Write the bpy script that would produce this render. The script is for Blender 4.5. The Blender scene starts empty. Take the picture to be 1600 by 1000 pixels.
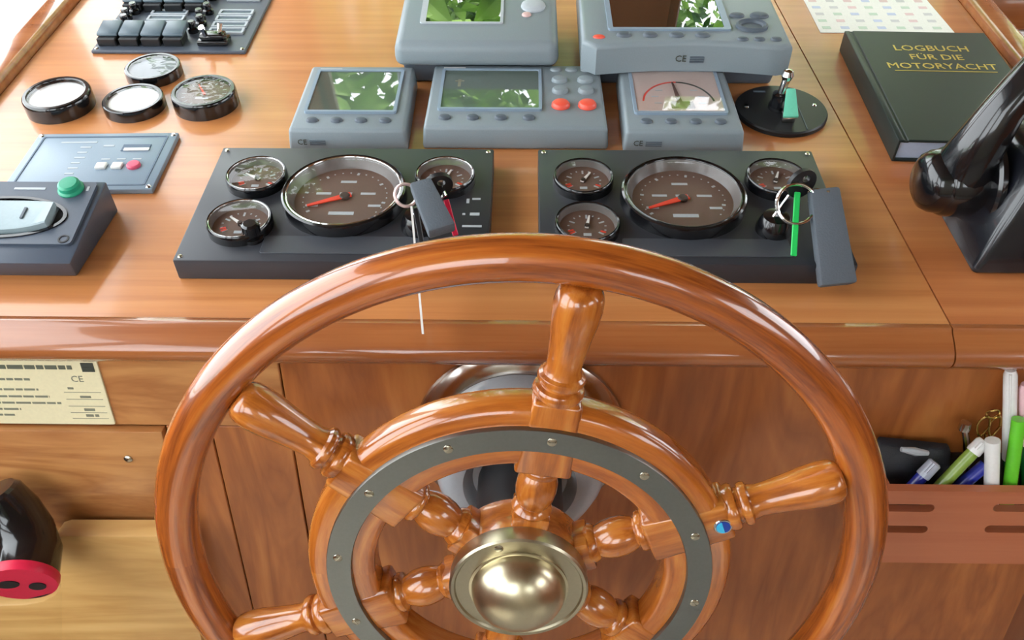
import bpy, bmesh, math, random
from mathutils import Matrix, Vector
random.seed(7)
S = bpy.context.scene
COL = S.collection

# ------------------------------------------------------------------ camera
F_PX = 1350.0
PITCH, YAW, TILT = math.radians(31.5), math.radians(.94), math.radians(13.1)
FW = Vector((-math.sin(YAW)*math.cos(PITCH), math.cos(YAW)*math.cos(PITCH), -math.sin(PITCH)))
RT = FW.cross(Vector((0, 0, 1))).normalized()
UP = RT.cross(FW)
CAM = -.655*FW
cd = bpy.data.cameras.new('camera')
cd.sensor_width = 36
cd.lens = 36*F_PX/1600
cd.clip_start = .02
cam = bpy.data.objects.new('camera', cd)
COL.objects.link(cam)
cam.matrix_world = Matrix(((RT.x, UP.x, -FW.x, CAM.x), (RT.y, UP.y, -FW.y, CAM.y), (RT.z, UP.z, -FW.z, CAM.z), (0, 0, 0, 1)))
S.camera = cam

# ------------------------------------------------------------------ sky, sun, exposure
w = bpy.data.worlds.new('sky')
S.world = w
w.use_nodes = True
bg = w.node_tree.nodes['Background']
bg.inputs[0].default_value = (.93, .965, 1, 1)
bg.inputs[1].default_value = 5
sd = bpy.data.lights.new('sun', 'SUN')
sd.energy = 5.0
sd.angle = math.radians(6)
sd.color = (1, .96, .88)
sun = bpy.data.objects.new('sun', sd)
COL.objects.link(sun)
sun.rotation_euler = (math.radians(38), 0, math.radians(4))
S.view_settings.view_transform = 'Standard'
S.view_settings.look = 'None'
S.view_settings.gamma = 1
S.view_settings.use_curve_mapping = False
S.view_settings.exposure = .47

# ------------------------------------------------------------------ pixel -> place
def ray(x, y):
    return FW*F_PX + RT*(x-800) - UP*(y-500)
AW = Vector((0, math.cos(TILT), math.sin(TILT)))
NW = Vector((0, -math.sin(TILT), math.cos(TILT)))
MT = Matrix.Rotation(TILT, 4, 'X')
def W3(x, y, h=0):                       # world point on the plane h above the console top
    d = ray(x, y)
    return CAM + d*((h - CAM.dot(NW))/d.dot(NW))
def TP(x, y, h=0):                       # the same in console-top coordinates
    p = W3(x, y, h)
    return p.x, p.dot(AW)
def FP(x, y, Y=0):                       # world point on the upright plane y = Y
    d = ray(x, y)
    return CAM + d*((Y-CAM.y)/d.y)
def UV(u, v, h=0):                       # console-top coordinates -> world
    return Vector((u, 0, 0)) + AW*v + NW*h

# ------------------------------------------------------------------ materials
def lin(c):
    return tuple((x/255/12.92 if x/255 <= .04045 else ((x/255+.055)/1.055)**2.4) for x in c) + (1,)
MATS = {}
def mat(name, col, rough=.5, metal=0, coat=0, spec=.5, bump=0, bscale=400, ior=1.45, coat_rough=.05, emit=0):
    if name in MATS:
        return MATS[name]
    m = bpy.data.materials.new(name)
    m.use_nodes = True
    nt = m.node_tree
    b = nt.nodes['Principled BSDF']
    b.inputs['Roughness'].default_value = rough
    b.inputs['Metallic'].default_value = metal
    b.inputs['Coat Weight'].default_value = coat
    b.inputs['Coat Roughness'].default_value = coat_rough
    b.inputs['Specular IOR Level'].default_value = spec
    b.inputs['IOR'].default_value = ior
    tc = nt.nodes.new('ShaderNodeTexCoord')
    nz = nt.nodes.new('ShaderNodeTexNoise')
    nz.inputs['Scale'].default_value = bscale
    nt.links.new(tc.outputs['Object'], nz.inputs['Vector'])
    rp = nt.nodes.new('ShaderNodeValToRGB')
    c = lin(col)
    rp.color_ramp.elements[0].color = tuple(x*.94 for x in c[:3]) + (1,)
    rp.color_ramp.elements[1].color = tuple(min(1, x*1.06) for x in c[:3]) + (1,)
    nt.links.new(nz.outputs['Fac'], rp.inputs['Fac'])
    nt.links.new(rp.outputs['Color'], b.inputs['Base Color'])
    if bump:
        bp = nt.nodes.new('ShaderNodeBump')
        bp.inputs['Strength'].default_value = bump
        bp.inputs['Distance'].default_value = .001
        nt.links.new(nz.outputs['Fac'], bp.inputs['Height'])
        nt.links.new(bp.outputs['Normal'], b.inputs['Normal'])
    MATS[name] = m
    return m
def wood(name, dark, mid, light, axis='x', rough=.38, coat=.5, coat_rough=.08, stretch=18, scale=26, figure=.35, band=3.0):
    m = bpy.data.materials.new(name)
    m.use_nodes = True
    nt = m.node_tree
    N, L = nt.nodes.new, nt.links.new
    b = nt.nodes['Principled BSDF']
    tc = N('ShaderNodeTexCoord')
    oi = N('ShaderNodeObjectInfo')
    src = tc.outputs['Object']
    if axis == 'ring':
        sp = N('ShaderNodeSeparateXYZ'); L(src, sp.inputs[0])
        at = N('ShaderNodeMath'); at.operation = 'ARCTAN2'; L(sp.outputs[1], at.inputs[0]); L(sp.outputs[0], at.inputs[1])
        r2 = N('ShaderNodeVectorMath'); r2.operation = 'LENGTH'
        xy = N('ShaderNodeCombineXYZ'); L(sp.outputs[0], xy.inputs[0]); L(sp.outputs[1], xy.inputs[1]); L(xy.outputs[0], r2.inputs[0])
        sc = N('ShaderNodeMath'); sc.operation = 'MULTIPLY'; sc.inputs[1].default_value = .2; L(at.outputs[0], sc.inputs[0])
        cb = N('ShaderNodeCombineXYZ'); L(sc.outputs[0], cb.inputs[0]); L(r2.outputs['Value'], cb.inputs[1]); L(sp.outputs[2], cb.inputs[2])
        src = cb.outputs[0]
        axis = 'x'
    mp = N('ShaderNodeMapping')
    mp.inputs['Scale'].default_value = tuple((1/stretch if 'xyz'[i] == axis else 1) for i in range(3))
    L(src, mp.inputs['Vector'])
    ad = N('ShaderNodeVectorMath'); ad.operation = 'ADD'
    cr = N('ShaderNodeCombineXYZ')
    mu = N('ShaderNodeMath'); mu.operation = 'MULTIPLY'; mu.inputs[1].default_value = 7.3
    L(oi.outputs['Random'], mu.inputs[0])
    for i in range(3):
        L(mu.outputs[0], cr.inputs[i])
    L(mp.outputs[0], ad.inputs[0]); L(cr.outputs[0], ad.inputs[1])
    n1 = N('ShaderNodeTexNoise'); n1.inputs['Scale'].default_value = scale; n1.inputs['Detail'].default_value = 5; n1.inputs['Distortion'].default_value = figure
    n2 = N('ShaderNodeTexNoise'); n2.inputs['Scale'].default_value = scale*9; n2.inputs['Detail'].default_value = 3
    L(ad.outputs[0], n1.inputs['Vector']); L(ad.outputs[0], n2.inputs['Vector'])
    wv = N('ShaderNodeMath'); wv.operation = 'MULTIPLY'; wv.inputs[1].default_value = band; L(n1.outputs['Fac'], wv.inputs[0])
    pp = N('ShaderNodeMath'); pp.operation = 'PINGPONG'; pp.inputs[1].default_value = 1; L(wv.outputs[0], pp.inputs[0])
    mx = N('ShaderNodeMath'); mx.operation = 'MULTIPLY_ADD'; mx.inputs[1].default_value = .65
    m2 = N('ShaderNodeMath'); m2.operation = 'MULTIPLY'; m2.inputs[1].default_value = .35; L(n2.outputs['Fac'], m2.inputs[0])
    L(pp.outputs[0], mx.inputs[0]); L(m2.outputs[0], mx.inputs[2])
    rp = N('ShaderNodeValToRGB')
    e = rp.color_ramp.elements
    e[0].color = lin(dark); e[0].position = .1
    e[1].color = lin(light); e[1].position = .9
    k = e.new(.5); k.color = lin(mid)
    L(mx.outputs[0], rp.inputs['Fac'])
    L(rp.outputs['Color'], b.inputs['Base Color'])
    bp = N('ShaderNodeBump'); bp.inputs['Strength'].default_value = .06; bp.inputs['Distance'].default_value = .001
    L(mx.outputs[0], bp.inputs['Height']); L(bp.outputs['Normal'], b.inputs['Normal'])
    b.inputs['Roughness'].default_value = rough
    b.inputs['Coat Weight'].default_value = coat
    b.inputs['Coat Roughness'].default_value = coat_rough
    MATS[name] = m
    return m
def glass(name, tint=(1, 1, 1), ior=1.5, rough=.01):
    m = bpy.data.materials.new(name)
    m.use_nodes = True
    nt = m.node_tree
    nt.nodes.remove(nt.nodes['Principled BSDF'])
    N, L = nt.nodes.new, nt.links.new
    ge = N('ShaderNodeNewGeometry')
    dt = N('ShaderNodeVectorMath'); dt.operation = 'DOT_PRODUCT'; L(ge.outputs['Incoming'], dt.inputs[0]); L(ge.outputs['Normal'], dt.inputs[1])
    ab = N('ShaderNodeMath'); ab.operation = 'ABSOLUTE'; L(dt.outputs['Value'], ab.inputs[0])
    om = N('ShaderNodeMath'); om.operation = 'SUBTRACT'; om.inputs[0].default_value = 1; L(ab.outputs[0], om.inputs[1])
    pw = N('ShaderNodeMath'); pw.operation = 'POWER'; pw.inputs[1].default_value = 5; L(om.outputs[0], pw.inputs[0])
    f0 = ((ior-1)/(ior+1))**2
    fr = N('ShaderNodeMath'); fr.operation = 'MULTIPLY_ADD'; fr.inputs[1].default_value = 1-f0; fr.inputs[2].default_value = f0; L(pw.outputs[0], fr.inputs[0])
    t = N('ShaderNodeBsdfTransparent'); t.inputs[0].default_value = tint + (1,)
    g = N('ShaderNodeBsdfGlossy'); g.inputs['Roughness'].default_value = rough
    mx = N('ShaderNodeMixShader')
    L(fr.outputs[0], mx.inputs[0]); L(t.outputs[0], mx.inputs[1]); L(g.outputs[0], mx.inputs[2])
    L(mx.outputs[0], nt.nodes['Material Output'].inputs['Surface'])
    MATS[name] = m
    return m

W_TOP = wood('varnished_cherry_top', (184, 116, 64), (198, 130, 75), (208, 143, 86), 'x', .36, .55, .1, 30, 60, .4, 3.2)
W_TOPR = wood('varnished_cherry_side_top', (178, 106, 60), (190, 118, 68), (200, 130, 78), 'x', .36, .55, .1, 30, 60, .4, 3.2)
W_RAIL = wood('varnished_mahogany_rail', (132, 72, 36), (152, 88, 46), (168, 104, 58), 'x', .25, .8, .05, 30, 60, .3, 2.6)
W_FRONT = wood('varnished_cherry_front', (140, 78, 34), (168, 99, 46), (186, 120, 60), 'z', .42, .3, .12, 6, 17, 1.8, 4.2)
W_FRONTL = wood('left_lit_cherry_front', (156, 98, 52), (190, 134, 78), (210, 156, 98), 'x', .42, .3, .12, 6, 20, 1.6, 4.0)  # same cherry veneer, light from the left put into paler colours
W_MAPLE = wood('pale_maple_board', (194, 148, 84), (214, 172, 106), (226, 190, 126), 'x', .45, .2, .15, 7, 18, 1.4, 3.4)
W_TRAY = wood('cherry_tray', (160, 88, 56), (172, 98, 64), (182, 110, 74), 'x', .45, .2, .15, 24, 40, .3, 2.4)
W_RIM = wood('varnished_teak_rim', (118, 56, 20), (174, 92, 32), (194, 118, 48), 'ring', .22, 1, .03, 14, 110, .6, 3.4)
W_FEL = wood('varnished_teak_felloe', (138, 68, 22), (180, 100, 34), (200, 126, 52), 'ring', .22, 1, .03, 14, 110, .6, 3.0)
W_SPK = wood('varnished_teak_spoke', (132, 66, 22), (180, 102, 36), (202, 130, 56), 'x', .22, 1, .03, 9, 110, .7, 3.0)
W_CEIL = wood('mahogany_ceiling', (96, 56, 34), (112, 66, 40), (126, 76, 48), 'x', .5, .2, .2, 20, 12, .3, 2.4)
W_WALL = wood('mahogany_wall', (120, 66, 36), (136, 78, 44), (150, 90, 52), 'z', .45, .3, .2, 14, 12, .5, 2.4)
M_GREY = mat('blue_grey_plastic', (128, 140, 146), .42, bump=.08, bscale=900)
M_GREYD = mat('dark_grey_rubber', (84, 94, 104), .5)
M_PANEL = mat('black_panel_plastic', (48, 51, 57), .38, bump=.06, bscale=1200)
M_STRIP = mat('charcoal_label_strip', (66, 70, 77), .4)
M_BLACK = mat('gloss_black_plastic', (16, 17, 20), .16, coat=.5)
M_BLACKM = mat('satin_black_plastic', (26, 27, 30), .4)
M_BOX = mat('slate_plastic', (70, 80, 94), .38, bump=.05, bscale=900)
M_BLUE = mat('blue_grey_plate', (132, 150, 166), .4, bump=.04, bscale=900)
M_BLUED = mat('blue_grey_groove', (84, 102, 122), .5)
M_CHROME = mat('polished_chrome', (214, 214, 214), .1, 1)
M_STEEL = mat('polished_stainless', (190, 184, 176), .16, 1)
M_BRASS = mat('brushed_nickel', (184, 176, 152), .32, 1, bump=.03, bscale=500)
M_NICK = mat('satin_nickel_dome', (206, 196, 166), .28, 1)
M_RING = mat('dull_bronze_ring', (140, 143, 140), .36, 1, bump=.03, bscale=500)
M_SCREW = mat('screw_metal', (190, 184, 166), .25, 1)
M_DIAL = mat('brown_dial_face', (104, 84, 74), .5)
M_CONE = mat('smoke_grey_ring', (108, 104, 102), .2)
M_PADDLE = mat('pale_blue_grey_paddle', (150, 168, 174), .4)
M_HUBD = mat('dark_needle_hub', (52, 42, 38), .4)
M_DIALW = mat('white_dial_face', (232, 234, 232), .35)
M_DIALB = mat('slate_dial_face', (72, 78, 92), .3)
M_WHITE = mat('white_print', (224, 224, 220), .5)
M_PALE = mat('pale_grey_print', (176, 184, 190), .5)
M_RED = mat('red_needle', (226, 70, 48), .4)
M_REDB = mat('coral_red_button', (232, 88, 70), .35)
M_PINK = mat('crimson_plastic', (214, 34, 70), .4)
M_GREEN = mat('green_button', (42, 150, 116), .35)
M_TURQ = mat('turquoise_plastic', (112, 206, 176), .4)
M_LIME = mat('bright_green_strap', (38, 206, 96), .45)
M_FELT = mat('charcoal_foam', (88, 96, 104), .85, bump=.4, bscale=700)
M_LCD = mat('lcd_screen', (82, 94, 86), .01, spec=.9, ior=1.7)
M_LCDD = mat('dark_display', (26, 34, 28), .005, spec=1, ior=1.9)
M_FACE = mat('pale_analog_face', (196, 176, 168), .4)
M_PAPER = mat('white_paper', (236, 238, 228), .7)
M_BOOK = mat('dark_green_cloth_cover', (34, 44, 42), .42, bump=.15, bscale=1500)
M_PAGES = mat('book_pages', (190, 206, 230), .8)
M_GOLD = mat('gold_leaf', (206, 180, 92), .35, .4)
M_PLATE = mat('cream_name_plate', (224, 216, 178), .4)
M_INK = mat('grey_ink', (120, 122, 104), .6)
M_INKD = mat('dark_ink', (58, 62, 54), .6)
M_HELM = mat('pale_grey_housing', (176, 184, 190), .25, coat=.3)
M_SILL = mat('white_gelcoat', (240, 240, 238), .4)
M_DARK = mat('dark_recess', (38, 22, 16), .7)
M_PEN_B = mat('blue_pen_plastic', (40, 52, 160), .25, coat=.4)
M_PEN_C = mat('clear_grey_plastic', (176, 184, 200), .2, coat=.4)
M_PEN_G = mat('olive_green_plastic', (136, 168, 70), .25, coat=.4)
M_PEN_L = mat('bright_green_plastic', (104, 204, 50), .25, coat=.4)
M_PEN_D = mat('dark_green_plastic', (20, 96, 44), .25, coat=.4)
M_PEN_W = mat('white_pen_plastic', (232, 234, 232), .3, coat=.4)
M_PEN_P = mat('pale_pink_plastic', (232, 190, 196), .3, coat=.4)
M_POUCH = mat('black_leather_pouch', (30, 32, 38), .45, bump=.3, bscale=900)
M_LENS = glass('gauge_lens_glass', (1, 1, 1), 1.55, .02)
M_PANE = glass('window_glass', (.97, .98, .98), 1.45)
M_FLOOR = mat('pale_grey_carpet', (186, 184, 176), .9, bump=.3, bscale=600)
M_CREAM = mat('cream_vinyl', (214, 204, 186), .7)
M_LEAF = mat('green_leaves', (96, 152, 52), .5, bscale=1.6)
M_LEAF2 = mat('yellow_green_leaves', (140, 178, 72), .5, bscale=1.6)
for m_, lo, hi in ((M_LEAF, (40, 84, 30), (176, 214, 110)), (M_LEAF2, (84, 116, 44), (206, 226, 140))):
    for n_ in m_.node_tree.nodes:
        if n_.type == 'VALTORGB':
            n_.color_ramp.elements[0].color = lin(lo); n_.color_ramp.elements[0].position = .38
            n_.color_ramp.elements[1].color = lin(hi); n_.color_ramp.elements[1].position = .62
M_BARK = mat('tree_bark', (92, 76, 60), .8)
M_GRASS = mat('grass', (96, 128, 66), .9)

# ------------------------------------------------------------------ mesh helpers
def bm_new():
    return bmesh.new()
def absorb(bm, tmp, M=None):
    if M is not None:
        bmesh.ops.transform(tmp, matrix=M, verts=tmp.verts)
    me = bpy.data.meshes.new('tmp')
    tmp.to_mesh(me); tmp.free()
    bm.from_mesh(me)
    bpy.data.meshes.remove(me)
def hexa(bm, bot, top, bev=0, seg=2, M=None):
    t = bm_new()
    v = [t.verts.new(p) for p in bot] + [t.verts.new(p) for p in top]
    for f in ((3, 2, 1, 0), (4, 5, 6, 7), (0, 1, 5, 4), (1, 2, 6, 5), (2, 3, 7, 6), (3, 0, 4, 7)):
        t.faces.new([v[i] for i in f])
    bmesh.ops.recalc_face_normals(t, faces=t.faces)
    if bev:
        bmesh.ops.bevel(t, geom=list(t.edges), offset=bev, segments=seg, profile=.5, affect='EDGES', clamp_overlap=True)
    absorb(bm, t, M)
def box(bm, x0, x1, y0, y1, z0, z1, bev=0, seg=2, M=None):
    hexa(bm, ((x0, y0, z0), (x1, y0, z0), (x1, y1, z0), (x0, y1, z0)), ((x0, y0, z1), (x1, y0, z1), (x1, y1, z1), (x0, y1, z1)), bev, seg, M)
def prism(bm, pts, z0, z1, bev=0, seg=2, M=None, scale_top=None):
    t = bm_new()
    b = [t.verts.new((x, y, z0)) for x, y in pts]
    if scale_top:
        cx = sum(p[0] for p in pts)/len(pts); cy = sum(p[1] for p in pts)/len(pts)
        tp = [t.verts.new((cx+(x-cx)*scale_top, cy+(y-cy)*scale_top, z1)) for x, y in pts]
    else:
        tp = [t.verts.new((x, y, z1)) for x, y in pts]
    t.faces.new(b[::-1]); tf = t.faces.new(tp)
    n = len(pts)
    for i in range(n):
        t.faces.new((b[i], b[(i+1) % n], tp[(i+1) % n], tp[i]))
    bmesh.ops.recalc_face_normals(t, faces=t.faces)
    if bev:
        bmesh.ops.bevel(t, geom=list(tf.edges), offset=bev, segments=seg, profile=.5, affect='EDGES', clamp_overlap=True)
    absorb(bm, t, M)
def plate_holes(bm, outer, holes, z0, z1, M=None):
    t = bm_new()
    es = []
    for loop in [outer] + holes:
        vs = [t.verts.new((x, y, z0)) for x, y in loop]
        es += [t.edges.new((vs[i], vs[(i+1) % len(vs)])) for i in range(len(vs))]
    bmesh.ops.triangle_fill(t, use_beauty=True, edges=es)
    r = bmesh.ops.extrude_face_region(t, geom=list(t.faces))
    bmesh.ops.translate(t, vec=(0, 0, z1-z0), verts=[g for g in r['geom'] if isinstance(g, bmesh.types.BMVert)])
    bmesh.ops.recalc_face_normals(t, faces=t.faces)
    absorb(bm, t, M)
def rrect(x0, x1, y0, y1, r, n=5):
    pts = []
    for cx, cy, a in ((x1-r, y0+r, -90), (x1-r, y1-r, 0), (x0+r, y1-r, 90), (x0+r, y0+r, 180)):
        for i in range(n+1):
            t = math.radians(a+90*i/n)
            pts.append((cx+r*math.cos(t), cy+r*math.sin(t)))
    return pts
def oval(cx, cy, rx, ry, n=32):
    return [(cx+rx*math.cos(2*math.pi*i/n), cy+ry*math.sin(2*math.pi*i/n)) for i in range(n)]
def lathe(bm, prof, n=48, M=None, closed=False):        # prof: (radius, z); spun about z
    t = bm_new()
    rings = []
    for r, z in prof:
        if r < 1e-6:
            rings.append([t.verts.new((0, 0, z))])
        else:
            rings.append([t.verts.new((r*math.cos(2*math.pi*i/n), r*math.sin(2*math.pi*i/n), z)) for i in range(n)])
    pairs = list(zip(rings[:-1], rings[1:]))
    if closed:
        pairs.append((rings[-1], rings[0]))
    for a, b in pairs:
        for i in range(n):
            j = (i+1) % n
            if len(a) == 1 and len(b) == 1:
                continue
            if len(a) == 1:
                t.faces.new((a[0], b[i], b[j]))
            elif len(b) == 1:
                t.faces.new((a[i], a[j], b[0]))
            else:
                t.faces.new((a[i], a[j], b[j], b[i]))
    bmesh.ops.recalc_face_normals(t, faces=t.faces)
    absorb(bm, t, M)
def tube(bm, pts, rad, n=10, M=None, caps=True, flat=1):
    t = bm_new()
    pts = [Vector(p) for p in pts]
    rads = rad if isinstance(rad, (list, tuple)) else [rad]*len(pts)
    rings = []
    ref = None
    for i, p in enumerate(pts):
        d = (pts[min(i+1, len(pts)-1)] - pts[max(i-1, 0)]).normalized()
        if ref is None:
            ref = d.orthogonal().normalized()
        s = (ref - d*ref.dot(d)).normalized()
        ref = s
        q = d.cross(s)
        rings.append([t.verts.new(p + (s*math.cos(2*math.pi*k/n) + q*flat*math.sin(2*math.pi*k/n))*rads[i]) for k in range(n)])
    for a, b in zip(rings[:-1], rings[1:]):
        for k in range(n):
            t.faces.new((a[k], a[(k+1) % n], b[(k+1) % n], b[k]))
    if caps:
        t.faces.new(rings[0][::-1]); t.faces.new(rings[-1])
    bmesh.ops.recalc_face_normals(t, faces=t.faces)
    absorb(bm, t, M)
def ring_tube(bm, R, r, n=32, m=10, M=None):
    lathe(bm, [(R+r*math.cos(2*math.pi*i/m), r*math.sin(2*math.pi*i/m)) for i in range(m)], n, M, closed=True)
def frame_between(p0, p1, side):           # local y runs p0 -> p1, x near 'side'
    y = (p1-p0).normalized()
    x = (side - y*side.dot(y)).normalized()
    z = x.cross(y)
    return Matrix(((x.x, y.x, z.x, p0.x), (x.y, y.y, z.y, p0.y), (x.z, y.z, z.z, p0.z), (0, 0, 0, 1)))
def obj(name, bm, m, parent=None, label=None, sharp=35):
    me = bpy.data.meshes.new(name)
    bm.to_mesh(me); bm.free()
    for p in me.polygons:
        p.use_smooth = True
    me.set_sharp_from_angle(angle=math.radians(sharp))
    me.materials.append(m)
    o = bpy.data.objects.new(name, me)
    COL.objects.link(o)
    if parent is not None:
        o.parent = parent
    if label:
        o['label'] = label
    return o
def tag(o, label, cat, group=None):
    o['label'] = label; o['category'] = cat
    if group:
        o['group'] = group
    return o
def thing(name, label, cat, M=None, group=None):
    o = bpy.data.objects.new(name, None)
    o.empty_display_size = .02
    COL.objects.link(o)
    if M is not None:
        o.matrix_world = M
    return tag(o, label, cat, group)
def struct(name, bm, m, sharp=35):
    o = obj(name, bm, m, None, None, sharp)
    o['kind'] = 'structure'
    return o
def on_top(u, v, rot=0, h=0):              # frame lying on the console top
    return Matrix.Translation(UV(u, v, h)) @ MT @ Matrix.Rotation(rot, 4, 'Z')
def text(name, s, size, m, parent, M, depth=.0002, align='CENTER', label=None, sx=1):
    c = bpy.data.curves.new(name, 'FONT')
    c.body = s; c.size = size; c.align_x = align; c.align_y = 'CENTER'; c.extrude = depth; c.resolution_u = 2
    t = bpy.data.objects.new(name, c)
    COL.objects.link(t)
    me = bpy.data.meshes.new_from_object(t.evaluated_get(bpy.context.evaluated_depsgraph_get()))
    bpy.data.objects.remove(t); bpy.data.curves.remove(c)
    me.name = name
    me.transform(M @ Matrix.Diagonal((sx, 1, 1, 1)))
    me.materials.clear(); me.materials.append(m)
    o = bpy.data.objects.new(name, me)
    COL.objects.link(o)
    o.parent = parent
    if label:
        o['label'] = label
    return o
Tr = lambda x, y, z: Matrix.Translation((x, y, z))
Rx = lambda a: Matrix.Rotation(math.radians(a), 4, 'X')
Ry = lambda a: Matrix.Rotation(math.radians(a), 4, 'Y')
Rz = lambda a: Matrix.Rotation(math.radians(a), 4, 'Z')

# ================================================================== THE CABIN
FLOOR, CEIL = -.95, 1.05
XL, XR, YB, YF = -.80, 1.30, -2.0, .80
bm = bm_new(); box(bm, XL-.05, XR+.05, YB-.05, YF+.05, FLOOR-.04, FLOOR); struct('floor', bm, M_FLOOR)
bm = bm_new(); box(bm, XL-.05, XR+.05, YB-.05, YF+.05, CEIL, CEIL+.04); struct('ceiling', bm, W_CEIL)
def wall_x(name, x0, x1, y0, y1, holes, m):      # wall across x (plane y), holes = (x0,x1,z0,z1)
    b = bm_new()
    M = Matrix(((1, 0, 0, 0), (0, 0, 1, 0), (0, 1, 0, 0), (0, 0, 0, 1)))
    plate_holes(b, [(x0, FLOOR), (x1, FLOOR), (x1, CEIL), (x0, CEIL)], [[(h[0], h[2]), (h[1], h[2]), (h[1], h[3]), (h[0], h[3])] for h in holes], y0, y1, M)
    return struct(name, b, m)
def wall_y(name, y0, y1, x0, x1, holes, m):      # wall along y (plane x)
    b = bm_new()
    M = Matrix(((0, 0, 1, 0), (1, 0, 0, 0), (0, 1, 0, 0), (0, 0, 0, 1)))
    plate_holes(b, [(y0, FLOOR), (y1, FLOOR), (y1, CEIL), (y0, CEIL)], [[(h[0], h[2]), (h[1], h[2]), (h[1], h[3]), (h[0], h[3])] for h in holes], x0, x1, M)
    return struct(name, b, m)
WF = [(-.77, -.40, .24, .92), (-.36, .12, .24, .78), (.24, .70, .24, .78), (.78, 1.25, .24, .78)]
WL = [(-1.8, -.85, .02, .90), (-.75, .77, -.06, .95)]
WR = [(-1.6, -.75, .3, .75), (-.3, .6, .2, .75)]
WB = [(-.78, -.05, .05, .90), (.55, 1.0, .2, .6)]
wall_x('wall_front', XL-.05, XR+.05, YF, YF+.05, WF, W_WALL)
wall_x('wall_back', XL-.05, XR+.05, YB-.05, YB, WB, mat('cream_wall_lining', (206, 198, 180), .7))
wall_y('wall_left', YB, YF, XL-.05, XL, WL, W_WALL)
wall_y('wall_right', YB, YF, XR, XR+.05, WR, W_WALL)
wn = 0
def pane(a0, a1, z0, z1, fixed, axis):
    global wn
    wn += 1
    b = bm_new()
    t = .02
    for (p, q, r, s) in ((a0, a1, z0, z0+t), (a0, a1, z1-t, z1), (a0, a0+t, z0+t, z1-t), (a1-t, a1, z0+t, z1-t)):
        if axis == 'x':
            box(b, p, q, fixed-.012, fixed+.012, r, s, .003, 1)
        else:
            box(b, fixed-.012, fixed+.012, p, q, r, s, .003, 1)
    fr = struct('window_%d' % wn, b, W_WALL)
    b = bm_new()
    if axis == 'x':
        box(b, a0+t, a1-t, fixed-.002, fixed+.002, z0+t, z1-t)
    else:
        box(b, fixed-.002, fixed+.002, a0+t, a1-t, z0+t, z1-t)
    obj('window_pane', b, M_PANE, fr)
for h in WF: pane(h[0], h[1], h[2], h[3], YF+.025, 'x')
for h in WL: pane(h[0], h[1], h[2], h[3], XL-.025, 'y')
for h in WR: pane(h[0], h[1], h[2], h[3], XR+.025, 'y')
for h in WB: pane(h[0], h[1], h[2], h[3], YB-.025, 'x')
# white moulded sill beyond the left coaming
bm = bm_new(); box(bm, XL, -.566, .0, .775, -.03, .002, .004, 2, MT); struct('trim_1', bm, M_SILL)
# boards low on the front wall, seen past the right coaming
bm = bm_new(); box(bm, .565, XR, YF-.025, YF-.001, .082, .13, .003); struct('trim_2', bm, M_SILL)
bm = bm_new(); box(bm, .565, XR, YF-.02, YF-.001, .037, .081, .002); struct('trim_3', bm, W_RAIL)
bm = bm_new(); box(bm, .565, XR, YF-.028, YF-.001, .024, .036, .002); struct('trim_4', bm, M_SILL)
bm = bm_new(); box(bm, .495, XR, .16, .20, FLOOR, -.02, .002, 1); struct('trim_5', bm, W_WALL)
# outside
bm = bm_new(); box(bm, -1.75, XL-.051, -2.6, 1.6, -.14, -.09, .01, 2); struct('side_deck', bm, M_SILL)
bm = bm_new(); box(bm, -30, 30, -30, 30, -2.2, -2.0); o = struct('ground', bm, M_GRASS)

# ================================================================== HELM CONSOLE
console = thing('helm_console', 'varnished cherry wood helm console with sloping top and rounded front rail', 'console', Tr(0, 0, FLOOR))
CO = Tr(0, 0, -FLOOR)
def cpart(name, bm, m, label=None):
    bmesh.ops.transform(bm, matrix=CO, verts=bm.verts)
    return obj(name, bm, m, console, label)
SEAM_N, SEAM_F = .3300, .3010              # seam between the two top boards, near and far end
bm = bm_new()
prism(bm, [(-.534, -.002), (SEAM_N-.0007, -.002), (SEAM_F-.0007, .76), (-.534, .76)], -.018, 0, 0, 1, MT)
cpart('top_board', bm, W_TOP)
bm = bm_new()
prism(bm, [(SEAM_N+.0007, -.002), (.530, -.002), (.530, .76), (SEAM_F+.0007, .76)], -.018, 0, 0, 1, MT)
cpart('top_board', bm, W_TOPR, 'redder cherry top board beyond the seam')
bm = bm_new()
prism(bm, [(-.53, .0), (.53, .0), (.53, .755), (-.53, .755)], -.03, -.019, 0, 1, MT)
cpart('top_underlay', bm, M_DARK)
def coaming(x0, x1):
    b = bm_new()
    box(b, x0, x1, -.02, .765, -.03, .012, .006, 3, MT)
    return b
cpart('coaming', coaming(-.565, -.535), W_RAIL)
cpart('coaming', coaming(.531, .561), W_RAIL)
# front rail: bullnose profile swept along x
def rail(x0, x1):
    b = bm_new()
    prof = [(.002, -.001), (-.004, .0015), (-.008, .001), (-.0095, -.0015)]
    for i in range(13):
        prof.append((-.008-.016*math.sin(math.radians(12+156*i/12)), -.003-.031*i/12))
    prof += [(.002, -.036)]
    n = len(prof)
    vs = [[b.verts.new((x, y, z)) for y, z in prof] for x in (x0, x1)]
    for i in range(n):
        b.faces.new((vs[0][i], vs[0][(i+1) % n], vs[1][(i+1) % n], vs[1][i]))
    b.faces.new(vs[0][::-1]); b.faces.new(vs[1])
    bmesh.ops.recalc_face_normals(b, faces=b.faces)
    return b
cpart('front_rail', rail(-.566, .3275), W_RAIL)
cpart('front_rail', rail(.3287, .562), W_RAIL)
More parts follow.
